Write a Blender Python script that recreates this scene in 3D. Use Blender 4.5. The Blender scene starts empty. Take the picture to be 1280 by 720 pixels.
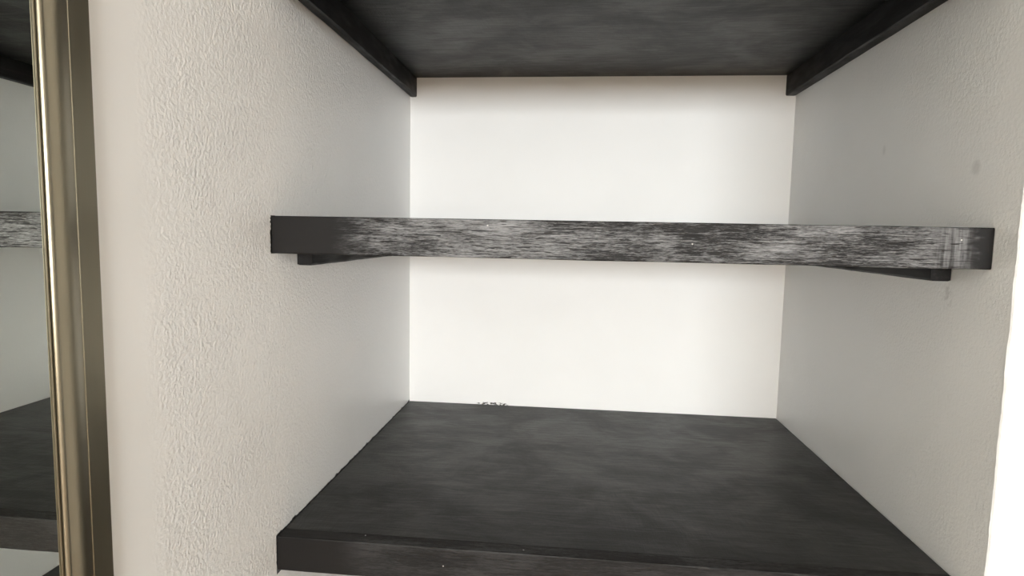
import bpy, bmesh, math, random
from mathutils import Vector, Matrix, noise

C = bpy.context.scene.collection
SC = bpy.context.scene
random.seed(7)

Z0 = 0.95            # height of the lower shelf's top above the floor
W = 0.80             # alcove width
D = 0.61             # shelf depth

# ------------------------------------------------------------------ camera
cam_d = bpy.data.cameras.new('camera')
cam = bpy.data.objects.new('camera', cam_d)
C.objects.link(cam)
SC.camera = cam
cam_d.sensor_fit = 'HORIZONTAL'
cam_d.sensor_width = 36.0
cam_d.lens = 36.0 * 742.57 / 1280.0
cam_d.clip_start = 0.02
YAW, PITCH, ROLL = 0.09879, -0.09150, 0.01913
fwd = Vector((-math.sin(YAW) * math.cos(PITCH), math.cos(YAW) * math.cos(PITCH), math.sin(PITCH)))
rgt = Vector((math.cos(YAW), math.sin(YAW), 0))
up = rgt.cross(fwd)
r2 = math.cos(ROLL) * rgt + math.sin(ROLL) * up
u2 = -math.sin(ROLL) * rgt + math.cos(ROLL) * up
cam.matrix_world = Matrix(((r2.x, u2.x, -fwd.x, 0.35607), (r2.y, u2.y, -fwd.y, -1.28705),
                           (r2.z, u2.z, -fwd.z, 0.38139 + Z0), (0, 0, 0, 1)))

# ------------------------------------------------------------------ light
SC.view_settings.view_transform = 'Standard'
SC.view_settings.look = 'None'
SC.view_settings.gamma = 1.0
SC.view_settings.use_curve_mapping = False
SC.view_settings.exposure = 0.02

world = bpy.data.worlds.new('sky')
SC.world = world
world.use_nodes = True
wb = world.node_tree.nodes['Background']
wb.inputs['Color'].default_value = (0.75, 0.86, 1.0, 1)
wb.inputs['Strength'].default_value = 0.6

WIN = (0.03, 2.20, 1.30, 1.86)      # window opening in the far wall: x0, x1, z0, z1
YF = -5.50
def area(name, loc, rot, sx, sy, power, col):
    l = bpy.data.lights.new(name, 'AREA')
    l.shape = 'RECTANGLE'; l.size = sx; l.size_y = sy
    l.energy = power; l.color = col
    o = bpy.data.objects.new(name, l); C.objects.link(o)
    o.location = loc; o.rotation_euler = rot
    return o
# daylight entering by the window behind the camera (area light emits along its -Z)
area('window_daylight', ((WIN[0] + WIN[1]) / 2, YF + 0.02, (WIN[2] + WIN[3]) / 2),
     (math.radians(90), 0, 0), WIN[1] - WIN[0], WIN[3] - WIN[2], 190.0, (0.955, 1.0, 1.02))
# added warm fill light at the far end, tints the shelf shadows
lamp_d = bpy.data.lights.new('warm_fill', 'POINT'); lamp_d.energy = 62.0; lamp_d.color = (1.0, 0.73, 0.48); lamp_d.shadow_soft_size = 0.16
lamp = bpy.data.objects.new('warm_fill', lamp_d); C.objects.link(lamp); lamp.location = (0.22, -4.9, 1.24)
# sunshine through the same window, falling on the wooden floor behind the camera
sun_d = bpy.data.lights.new('sun', 'SUN'); sun_d.energy = 5.0; sun_d.color = (1.0, 0.88, 0.72); sun_d.angle = math.radians(0.6)
sun = bpy.data.objects.new('sun', sun_d); C.objects.link(sun)
sun.rotation_euler = Vector((0.25, 1.0, -1.05)).to_track_quat('-Z', 'Y').to_euler()

# ------------------------------------------------------------------ node helpers
class NT:
    def __init__(self, name):
        self.m = bpy.data.materials.new(name); self.m.use_nodes = True
        self.t = self.m.node_tree; self.n = self.t.nodes
        self.b = self.n['Principled BSDF']
    def link(self, a, b): self.t.links.new(a, b)
    def put(self, sock, v):
        if hasattr(v, 'is_linked') or hasattr(v, 'links'): self.link(v, sock)
        else: sock.default_value = v
    def node(self, typ, **kw):
        x = self.n.new(typ)
        for k, v in kw.items(): setattr(x, k, v)
        return x
    def pos(self):
        return self.node('ShaderNodeNewGeometry').outputs['Position']
    def mapping(self, scale, loc=(0, 0, 0), rot=(0, 0, 0)):
        mp = self.node('ShaderNodeMapping')
        self.link(self.pos(), mp.inputs['Vector'])
        mp.inputs['Scale'].default_value = scale
        mp.inputs['Location'].default_value = loc
        mp.inputs['Rotation'].default_value = rot
        return mp.outputs['Vector']
    def noise(self, vec, scale=1.0, detail=3.0, rough=0.55, dist=0.0):
        x = self.node('ShaderNodeTexNoise')
        self.link(vec, x.inputs['Vector'])
        x.inputs['Scale'].default_value = scale; x.inputs['Detail'].default_value = detail
        x.inputs['Roughness'].default_value = rough; x.inputs['Distortion'].default_value = dist
        return x.outputs['Fac']
    def voro(self, vec, scale, feature='F1'):
        x = self.node('ShaderNodeTexVoronoi', feature=feature)
        self.link(vec, x.inputs['Vector']); x.inputs['Scale'].default_value = scale
        return x.outputs['Distance']
    def math(self, op, a, b=0.0, clamp=False):
        x = self.node('ShaderNodeMath', operation=op, use_clamp=clamp)
        self.put(x.inputs[0], a); self.put(x.inputs[1], b)
        return x.outputs[0]
    def rng(self, v, a, b, c=0.0, d=1.0, smooth=True):
        x = self.node('ShaderNodeMapRange')
        x.interpolation_type = 'SMOOTHSTEP' if smooth else 'LINEAR'
        x.clamp = True
        self.put(x.inputs['Value'], v)
        x.inputs['From Min'].default_value = a; x.inputs['From Max'].default_value = b
        self.put(x.inputs['To Min'], c); self.put(x.inputs['To Max'], d)
        return x.outputs['Result']
    def sep(self):
        x = self.node('ShaderNodeSeparateXYZ'); self.link(self.pos(), x.inputs[0])
        return x.outputs
    def mix(self, fac, a, b):
        x = self.node('ShaderNodeMix', data_type='RGBA')
        self.put(x.inputs[0], fac)
        self.put(x.inputs[6], a); self.put(x.inputs[7], b)
        return x.outputs[2]
    def bump(self, h, strength, dist, prev=None):
        x = self.node('ShaderNodeBump')
        self.put(x.inputs['Strength'], strength); x.inputs['Distance'].default_value = dist
        self.link(h, x.inputs['Height'])
        if prev is not None: self.link(prev, x.inputs['Normal'])
        return x.outputs['Normal']
    def base(self, v): self.put(self.b.inputs['Base Color'], v)
    def rough(self, v): self.put(self.b.inputs['Roughness'], v)
    def spec(self, v): self.put(self.b.inputs['Specular IOR Level'], v)
    def normal(self, v): self.link(v, self.b.inputs['Normal'])

WALL = (0.905, 0.896, 0.880, 1)
DARK = (0.012, 0.011, 0.010, 1)

def spot(n, px, py, pz, ry, rz, axis):
    """soft round mask about a point on a wall (axis 'y' : wall in y-z, 'x' : wall in x-z)"""
    s = n.sep()
    a = n.math('DIVIDE', n.math('SUBTRACT', s[1] if axis == 'y' else s[0], py if axis == 'y' else px), ry)
    b = n.math('DIVIDE', n.math('SUBTRACT', s[2], pz), rz)
    d = n.math('SQRT', n.math('ADD', n.math('MULTIPLY', a, a), n.math('MULTIPLY', b, b)))
    return n.rng(d, 0.3, 1.0, 1.0, 0.0)

def plaster(name, side):
    n = NT(name)
    s = n.sep()
    p = n.mapping((1, 1, 1))
    grain = n.noise(p, 300.0, 3.0, 0.6, 0.4)
    lumps = n.voro(n.mapping((1, 1, 0.85)), 260.0, 'SMOOTH_F1')
    big = n.noise(p, 11.0, 2.0, 0.5)
    h = n.math('ADD', n.math('MULTIPLY', grain, 1.1), n.math('MULTIPLY', lumps, -0.55))
    col = WALL
    if side == 'left':
        f = n.math('MULTIPLY', n.rng(s[1], -0.835, -0.790), n.rng(s[1], -0.36, -0.06, 1.0, 0.18))
        st = n.math('MULTIPLY', f, n.rng(big, 0.35, 0.65, 0.6, 1.0))
        st = n.math('MULTIPLY', st, 0.95)
    elif side == 'right':
        f = n.rng(s[1], -0.55, -0.05, 1.0, 0.3)
        st = n.math('MULTIPLY', n.math('MULTIPLY', f, n.rng(big, 0.35, 0.65, 0.35, 1.0)), 0.5)
    elif side == 'back':
        st = 0.05
    else:
        st = 0.25
    # slight unevenness in the paint's tone
    col = n.mix(n.rng(n.noise(p, 5.0, 3.0), 0.35, 0.7), WALL, (0.885, 0.877, 0.86, 1))
    if side == 'left':
        # black paint strayed from the shelf ends on to the wall
        wob = n.noise(n.mapping((0, 0.6, 0)), 90.0, 4.0, 0.7)
        lim = n.math('ADD', Z0 + 0.0005, n.math('MULTIPLY', n.rng(wob, 0.46, 0.75, smooth=False), 0.005))
        m = n.math('LESS_THAN', s[2], lim)
        m = n.math('MULTIPLY', m, n.math('GREATER_THAN', s[2], Z0 - 0.05))
        m = n.math('MULTIPLY', m, n.math('GREATER_THAN', s[1], -D - 0.001))
        col = n.mix(m, col, DARK)
        lim2 = n.math('ADD', -D - 0.0005, n.math('MULTIPLY', n.rng(n.noise(p, 120.0, 2.0), 0.45, 0.75, smooth=False), -0.004))
        for za, zb in ((Z0 - 0.0435, Z0 + 0.001), (Z0 + 0.352, Z0 + 0.3975)):
            m2 = n.math('GREATER_THAN', s[1], lim2)
            m2 = n.math('MULTIPLY', m2, n.math('LESS_THAN', s[1], -D + 0.01))
            m2 = n.math('MULTIPLY', m2, n.math('GREATER_THAN', s[2], za))
            m2 = n.math('MULTIPLY', m2, n.math('LESS_THAN', s[2], zb))
            col = n.mix(m2, col, DARK)
    if side == 'back':
        # smudge of black paint just above the lower shelf
        wv = n.noise(n.mapping((1.2, 1, 2.2)), 130.0, 2.0, 0.6)
        m = n.math('MULTIPLY', n.math('GREATER_THAN', wv, 0.50), spot(n, 0.19, 0, Z0 + 0.0015, 0.05, 0.0055, 'x'))
        m = n.rng(m, 0.25, 0.5)
        col = n.mix(m, col, (0.06, 0.055, 0.05, 1))
    if side == 'right':
        # faint thumb marks
        m = n.math('ADD', n.math('MULTIPLY', spot(n, 0, -0.57, Z0 + 0.464, 0.010, 0.012, 'y'), 0.20),
                   n.math('MULTIPLY', spot(n, 0, -0.367, Z0 + 0.511, 0.006, 0.010, 'y'), 0.14))
        m = n.math('ADD', m, n.math('MULTIPLY', spot(n, 0, -0.54, Z0 + 0.318, 0.012, 0.022, 'y'), n.rng(n.noise(p, 120.0), 0.45, 0.6, 0.0, 0.22)))
        col = n.mix(m, col, (0.22, 0.20, 0.18, 1))
    n.base(col)
    n.rough({'left': 0.30, 'right': 0.38}.get(side, 0.6))
    n.spec(0.42)
    nb = n.bump(h, st, 0.0016)
    nb = n.bump(big, 0.25, 0.004, nb)
    n.normal(nb)
    return n.m

def black_top(name):
    """satin black brush-painted board"""
    n = NT(name)
    streak = n.noise(n.mapping((13, 85, 85)), 1.0, 5.0, 0.68, 1.6)
    blot = n.noise(n.mapping((7, 9, 9)), 1.0, 4.0, 0.6, 0.8)
    fine = n.noise(n.mapping((260, 40, 60)), 1.0, 3.0, 0.6, 0.8)
    c = n.mix(n.rng(blot, 0.35, 0.72), (0.0045, 0.0045, 0.0042, 1), (0.0105, 0.0105, 0.0098, 1))
    c = n.mix(n.math('MULTIPLY', n.math('MULTIPLY', n.rng(streak, 0.48, 0.72), n.rng(blot, 0.42, 0.66)), 0.8), c, (0.034, 0.033, 0.029, 1))
    n.base(c)
    n.rough(n.rng(n.math('ADD', n.math('MULTIPLY', streak, 0.4), n.math('MULTIPLY', blot, 0.6)), 0.38, 0.62, 0.52, 0.38))
    n.spec(0.42)
    nb = n.bump(streak, 0.35, 0.0011)
    nb = n.bump(fine, 0.4, 0.0012, nb)
    n.normal(nb)
    return n.m

def black_edge(name, sheen):
    """brushed black paint over open grain: gloss reflection painted in as pale streaks with dark ends"""
    n = NT(name)
    s = n.sep()
    g1 = n.noise(n.mapping((38, 200, 520), (0, 0, 0)), 1.0, 6.0, 0.72, 0.7)
    g2 = n.noise(n.mapping((150, 300, 1100), (3, 0, 0)), 1.0, 3.0, 0.65, 0.5)
    patch = n.noise(n.mapping((6.5, 30, 24), (1.7, 0, 0)), 1.0, 3.0, 0.55)
    crack = n.noise(n.mapping((24, 200, 380), (9, 0, 4)), 1.0, 3.0, 0.5, 1.2)
    w = n.math('ADD', n.math('MULTIPLY', g1, 0.6), n.math('MULTIPLY', g2, 0.4))
    w = n.math('ADD', w, n.math('MULTIPLY', n.math('SUBTRACT', patch, 0.5), 0.75))
    w = n.rng(w, 0.42, 0.64, smooth=False)
    # ends kept dark in the colour, where the painted reflection stops
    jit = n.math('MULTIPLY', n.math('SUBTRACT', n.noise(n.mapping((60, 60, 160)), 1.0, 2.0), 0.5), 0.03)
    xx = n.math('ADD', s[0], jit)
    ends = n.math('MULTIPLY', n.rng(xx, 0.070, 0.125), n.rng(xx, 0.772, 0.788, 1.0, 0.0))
    # upright brush strokes beside the right end
    vs = n.noise(n.mapping((150, 10, 14)), 1.0, 3.0, 0.6)
    vz = n.rng(xx, 0.735, 0.752)
    w = n.mix(n.math('MULTIPLY', vz, 0.75), w, n.rng(vs, 0.40, 0.85))
    wr = n.math('MULTIPLY', n.math('MULTIPLY', w, ends), sheen)
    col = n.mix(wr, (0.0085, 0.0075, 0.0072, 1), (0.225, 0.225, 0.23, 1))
    ck = n.math('MULTIPLY', n.math('MULTIPLY', n.rng(crack, 0.58, 0.63), 0.9), ends)
    col = n.mix(ck, col, (0.008, 0.007, 0.007, 1))
    fl = n.math('LESS_THAN', n.voro(n.mapping((1, 1, 1)), 34.0), 0.032)          # flecks of white wall paint
    col = n.mix(fl, col, (0.45, 0.44, 0.42, 1))
    n.base(col)
    n.rough(n.rng(w, 0, 1, 0.55, 0.45))
    n.spec(0.22)
    h = n.math('SUBTRACT', n.math('ADD', n.math('MULTIPLY', g1, 0.7), n.math('MULTIPLY', g2, 0.3)), n.math('MULTIPLY', ck, 0.5))
    n.normal(n.bump(h, n.math('ADD', 0.12, n.math('MULTIPLY', ends, 0.35)), 0.0011))
    return n.m

def black_batten(name):
    n = NT(name)
    g = n.noise(n.mapping((200, 14, 200)), 1.0, 4.0, 0.6, 0.4)
    patch = n.noise(n.mapping((40, 12, 40)), 1.0, 2.0)
    c = n.mix(n.rng(g, 0.5, 0.75), (0.006, 0.0052, 0.005, 1), (0.018, 0.015, 0.014, 1))
    n.base(c); n.rough(n.rng(patch, 0.35, 0.65, 0.42, 0.62)); n.spec(0.22)
    n.normal(n.bump(g, 0.35, 0.0012))
    return n.m

def simple(name, col, rough, metal=0.0, bumpv=None):
    n = NT(name); n.base(col); n.rough(rough); n.b.inputs['Metallic'].default_value = metal
    if bumpv:
        n.normal(n.bump(n.noise(n.mapping((1, 1, 1)), bumpv[0], 3.0), bumpv[1], 0.001))
    return n.m

def bronze(name):
    n = NT(name)
    br = n.noise(n.mapping((900, 900, 6)), 1.0, 3.0, 0.6)
    n.base(n.mix(br, (0.26, 0.232, 0.172, 1), (0.285, 0.255, 0.19, 1)))
    n.b.inputs['Metallic'].default_value = 1.0
    n.rough(n.rng(br, 0.3, 0.7, 0.34, 0.38))
    n.b.inputs['Anisotropic'].default_value = 0.3
    return n.m

M_left, M_right, M_back, M_front = [plaster('plaster_' + k, k) for k in ('left', 'right', 'back', 'front')]
M_top = black_top('black_satin_paint')
M_edge_mid = black_edge('black_brushed_edge_sheen', 1.0)  # brush streaks with the bright room reflection painted in
M_edge_low = black_edge('black_brushed_edge', 0.11)  # same paint with little reflected light put into the colour
M_batten = black_batten('black_batten_paint')
M_bronze = bronze('bronze_anodised_metal')
M_mirror = simple('mirror_silver', (0.95, 0.985, 0.94, 1), 0.0, 1.0)
M_gasket = simple('dark_gasket', (0.02, 0.018, 0.018, 1), 0.5)
M_frame = simple('white_gloss_paint', (0.8, 0.8, 0.78, 1), 0.3)
def glass_mat():
    n = NT('window_glass')
    tr = n.node('ShaderNodeBsdfTransparent'); gl = n.node('ShaderNodeBsdfGlossy'); gl.inputs['Roughness'].default_value = 0.0
    mx = n.node('ShaderNodeMixShader'); mx.inputs[0].default_value = 0.06
    n.link(tr.outputs[0], mx.inputs[1]); n.link(gl.outputs[0], mx.inputs[2])
    n.link(mx.outputs[0], n.n['Material Output'].inputs['Surface'])
    return n.m
M_glass = glass_mat()
def floor_mat():
    n = NT('floor_boards')
    g = n.noise(n.mapping((60, 4, 1)), 1.0, 4.0, 0.6, 0.3)
    w = n.node('ShaderNodeTexBrick'); n.link(n.mapping((1, 1, 1), rot=(0, 0, math.pi / 2)), w.inputs['Vector'])
    w.inputs['Scale'].default_value = 1.0; w.inputs['Brick Width'].default_value = 1.2; w.inputs['Row Height'].default_value = 0.14
    w.inputs['Mortar Size'].default_value = 0.003
    w.inputs['Color1'].default_value = (0.34, 0.25, 0.17, 1); w.inputs['Color2'].default_value = (0.40, 0.29, 0.20, 1); w.inputs['Mortar'].default_value = (0.04, 0.025, 0.015, 1)
    n.base(n.mix(n.math('MULTIPLY', g, 0.5), w.outputs['Color'], (0.24, 0.16, 0.10, 1)))
    n.rough(0.45)
    return n.m
M_floor = floor_mat()
M_ceil = simple('ceiling_paint', (0.62, 0.60, 0.56, 1), 0.8)
M_room = simple('room_wall_paint', (0.50, 0.49, 0.46, 1), 0.8)

# ------------------------------------------------------------------ mesh helpers
def obj(name, bm, mat, parent=None, smooth=False):
    me = bpy.data.meshes.new(name)
    bmesh.ops.recalc_face_normals(bm, faces=bm.faces[:])
    bm.to_mesh(me); bm.free()
    me.materials.append(mat)
    for p in me.polygons: p.use_smooth = smooth
    o = bpy.data.objects.new(name, me); C.objects.link(o)
    if parent is not None: o.parent = parent
    return o

def struct(name, bm, mat, parent=None):
    o = obj(name, bm, mat, parent)
    if parent is None: o['kind'] = 'structure'
    return o

def box(bm, x0, x1, y0, y1, z0, z1):
    r = bmesh.ops.create_cube(bm, size=1.0)
    for v in r['verts']:
        v.co = Vector((x0 + (v.co.x + .5) * (x1 - x0), y0 + (v.co.y + .5) * (y1 - y0), z0 + (v.co.z + .5) * (z1 - z0)))
    return r['verts']

def bevel(bm, w, seg=2, edges=None):
    bmesh.ops.bevel(bm, geom=edges if edges is not None else bm.edges[:], offset=w, segments=seg, profile=0.5, affect='EDGES')

def extrude_profile(pts_fn, stations, closed=True):
    """loft a closed outline through stations; pts_fn(t) -> list of 3-D points"""
    bm = bmesh.new(); rows = []
    for t in stations: rows.append([bm.verts.new(p) for p in pts_fn(t)])
    k = len(rows[0])
    for a, b in zip(rows, rows[1:]):
        for i in range(k):
            j = (i + 1) % k
            bm.faces.new((a[i], a[j], b[j], b[i]))
    bm.faces.new(rows[0]); bm.faces.new(rows[-1])
    return bm

def thing(name, label, cat, loc, group=None):
    o = bpy.data.objects.new(name, None); C.objects.link(o)
    o.location = loc; o['label'] = label; o['category'] = cat
    if group: o['group'] = group
    o.empty_display_size = 0.05
    return o

def tag(o, label, cat, group=None):
    o['label'] = label; o['category'] = cat
    if group: o['group'] = group

def lin(a, b, n): return [a + (b - a) * i / n for i in range(n + 1)]
def wob(x, seed, f, amp): return amp * noise.noise(Vector((x * f, seed * 7.31, seed * 1.7)))

# ------------------------------------------------------------------ room shell
RX = 3.20; H = 2.40
bm = bmesh.new(); box(bm, -0.10, W + 0.04, 0.0, 0.10, 0.0, H); struct('wall_back', bm, M_back)
bm = bmesh.new(); box(bm, -0.10, 0.0, YF - 0.15, 0.0, 0.0, H); struct('wall_left', bm, M_left)
bm = bmesh.new(); box(bm, W, W + 0.04, -0.640, 0.0, 0.0, H); struct('wall_right', bm, M_right)

def front_outline(z):
    a = wob(z, 1, 22, 0.0022) + wob(z, 2, 90, 0.0012)
    b = wob(z, 3, 30, 0.0018) + wob(z, 4, 110, 0.0010)
    t = -0.6445 - 0.004 * (z - Z0)
    r = 0.003
    return [(W, -0.640, z), (W + min(0, a * .3), t + r + b, z), (W + r * .4 , t + r * .35 + b, z), (W + r + a * .3, t, z), (RX, -0.6445, z),
            (RX, -0.54, z), (W + 0.04, -0.54, z), (W + 0.04, -0.640, z)]
struct('wall_front', extrude_profile(front_outline, lin(0.0, H, 400)), M_front)

bm = bmesh.new(); box(bm, RX, RX + 0.10, YF, -0.54, 0.0, H); struct('wall_side', bm, M_room)
bm = bmesh.new()
box(bm, 0, WIN[0], YF - 0.15, YF, 0, H); box(bm, WIN[1], RX + 0.10, YF - 0.15, YF, 0, H)
box(bm, WIN[0], WIN[1], YF - 0.15, YF, 0, WIN[2]); box(bm, WIN[0], WIN[1], YF - 0.15, YF, WIN[3], H)
struct('wall_rear', bm, M_room)
bm = bmesh.new(); box(bm, -0.10, RX + 0.10, YF - 0.15, 0.10, -0.10, 0.0); struct('floor', bm, M_floor)
bm = bmesh.new(); box(bm, -0.10, RX + 0.10, YF - 0.15, 0.10, H, H + 0.10); struct('ceiling', bm, M_ceil)
bm = bmesh.new()
x0, x1, z0, z1 = WIN; yw = YF - 0.10
for a in ((x0, x1, z0, z0 + .05), (x0, x1, z1 - .05, z1), (x0, x0 + .05, z0 + .05, z1 - .05), (x1 - .05, x1, z0 + .05, z1 - .05),
          ((x0 + x1) / 2 - .03, (x0 + x1) / 2 + .03, z0 + .05, z1 - .05)):
    box(bm, a[0], a[1], yw - .02, yw + .03, a[2], a[3])
wf = struct('window_1', bm, M_frame)
bm = bmesh.new(); box(bm, x0 + .05, x1 - .05, yw + .003, yw + .007, z0 + .05, z1 - .05)
obj('window_pane', bm, M_glass, wf)

# ------------------------------------------------------------------ shelves
T_BOARD = 0.020; T_LIP = 0.020; H_LIP = 0.0445
G = 0.0008
def make_shelf(name, label, ztop, lipmat, seed, hlip=H_LIP):
    t = thing(name, label, 'shelf', (W / 2, -D / 2, ztop - T_BOARD), 'black painted alcove shelves')
    t_inv = Matrix.Translation(-t.location)
    # board
    bm = bmesh.new()
    box(bm, G, W - G, -D + T_LIP, -G, ztop - T_BOARD, ztop)
    bevel(bm, 0.0008, 1)
    bm.transform(t_inv); obj('board', bm, M_top, t)
    # front lipping : loft along x with a slightly hand-worked section
    y0 = -D; yb = -D + T_LIP - 0.0003
    def sec(x):
        a = wob(x, seed, 9, 0.0007); b = wob(x, seed + 1, 12, 0.0007); c = wob(x, seed + 2, 40, 0.0003)
        top = ztop + 0.0001 + a * .25; bot = ztop - hlip + b
        r = 0.0016
        return [(x, yb, top), (x, y0 + r, top), (x, y0 + r * .3, top - r * .3), (x, y0 + c, top - r),
                (x, y0 + c, bot + r), (x, y0 + r * .3, bot + r * .3), (x, y0 + r, bot), (x, yb, bot)]
    bm = extrude_profile(sec, lin(G, W - G, 160))
    bm.transform(t_inv); obj('front_lipping', bm, lipmat, t)
    return t

make_shelf('alcove_shelf', 'black shelf with grey sheen-streaked front edge across the middle of the alcove', Z0 + 0.397, M_edge_mid, 11)
make_shelf('alcove_shelf', 'wide matt black lower shelf with its whole top surface showing', Z0, M_edge_low, 21)
make_shelf('alcove_shelf', 'black upper shelf overhead, seen from below with brushed dark grey underside', Z0 + 0.711 + T_BOARD, M_edge_low, 31, 0.070)
make_shelf('alcove_shelf', 'black bottom shelf below the lower shelf, seen only in the mirror at lower left', Z0 - 0.391, M_edge_low, 41)

def batten(label, side, zt, h, th, yfront, yback, seed, worn):
    x_in = th if side == 'l' else W - th
    x_w = G if side == 'l' else W - G
    s = 1 if side == 'l' else -1
    zb = zt - h
    def sec(y):
        a = wob(y, seed, 14, worn) + wob(y, seed + 1, 50, worn * .5)
        ch = 0.0022 + max(0, wob(y, seed + 2, 13, worn * 3.0))
        b = wob(y, seed + 3, 20, worn * .6)
        return [(x_w, y, zt), (x_in, y, zt), (x_in, y, zb + ch + a * .3), (x_in - s * ch * .8, y, zb + a), (x_w + s * .003, y, zb + b), (x_w, y, zb + .001 + b)]
    t = Vector(((x_in + x_w) / 2, (yfront + yback) / 2, zt))
    bm = extrude_profile(sec, lin(yfront, yback, 90))
    bm.transform(Matrix.Translation(-t))
    o = obj('support_batten', bm, M_batten); o.location = t
    tag(o, label, 'batten', 'wall battens under the shelves')
    return o
zu = Z0 + 0.711 - 0.0004
zm = Z0 + 0.397 - T_BOARD - 0.0004
batten('black wooden batten along the left wall under the upper shelf', 'l', zu, 0.040, 0.0142, -D + T_LIP + .002, -G, 51, 0.0012)
batten('black wooden batten along the right wall under the upper shelf', 'r', zu, 0.0405, 0.0205, -D + T_LIP + .002, -G, 61, 0.0010)
batten('black wooden batten on the left wall peeping out below the middle shelf', 'l', zm, 0.0415, 0.021, -0.545, -G, 71, 0.0005)
batten('black wooden batten on the right wall peeping out below the middle shelf', 'r', zm, 0.0415, 0.023, -0.544, -G, 81, 0.0005)

# ------------------------------------------------------------------ mirrored wardrobe door on the left wall
door = thing('mirror_door', 'tall mirror door in bronze metal frame against left wall, alcove reflected in it', 'wardrobe door', (0.0, -1.5655, 0.02))
dinv = Matrix.Translation(-door.location)
DZ0, DZ1 = 0.02, 2.28
def arc(cx, cy, rx, ry, a0, a1, k):
    return [(cx + rx * math.cos(math.radians(a0 + (a1 - a0) * i / k)), cy + ry * math.sin(math.radians(a0 + (a1 - a0) * i / k))) for i in range(k + 1)]
prof = [(0.0012, -0.9232), (0.0066, -0.9232), (0.0069, -0.9228), (0.0069, -0.9222), (0.0060, -0.9219), (0.0060, -0.9212)]
prof += arc(0.0072, -0.9192, 0.0024, 0.0020, -90, 60, 10)               # rounded bead
prof += [(0.0074, -0.9172)]
for i in range(17):                                                    # shallow bowed face
    t = i / 16; y = -0.9166 + t * (0.9166 - 0.8978)
    prof.append((0.0074 + 0.0022 * math.sin(math.pi * t) ** 1.3, y))
prof += [(0.0071, -0.8973), (0.0071, -0.8969), (0.0075, -0.8965), (0.0075, -0.8786), (0.0072, -0.8782), (0.0012, -0.8782)]
def stile(z): return [(x, y, z) for x, y in prof]
bm = extrude_profile(stile, [DZ0, DZ1]); bm.transform(dinv)
obj('frame_stile', bm, M_bronze, door)
YD = -1.72
def stile2(z): return [(x, 2 * -1.5655 - y, z) for x, y in prof]
bm = extrude_profile(stile2, [DZ0, DZ1]); bm.transform(dinv); obj('frame_stile', bm, M_bronze, door)
ya, yb = 2 * -1.5655 + 0.9232, -0.9232
bm = bmesh.new(); box(bm, 0.0012, 0.0068, ya + .0002, yb - .0002, DZ0, DZ0 + 0.045); bevel(bm, .002); bm.transform(dinv); obj('frame_rail', bm, M_bronze, door)
bm = bmesh.new(); box(bm, 0.0012, 0.0068, ya + .0002, yb - .0002, DZ1 - 0.03, DZ1); bevel(bm, .002); bm.transform(dinv); obj('frame_rail', bm, M_bronze, door)
bm = bmesh.new(); box(bm, 0.0012, 0.0056, ya + .0004, yb - .0004, DZ0 + 0.0455, DZ1 - 0.0305); bm.transform(dinv); obj('mirror_glass', bm, M_mirror, door)
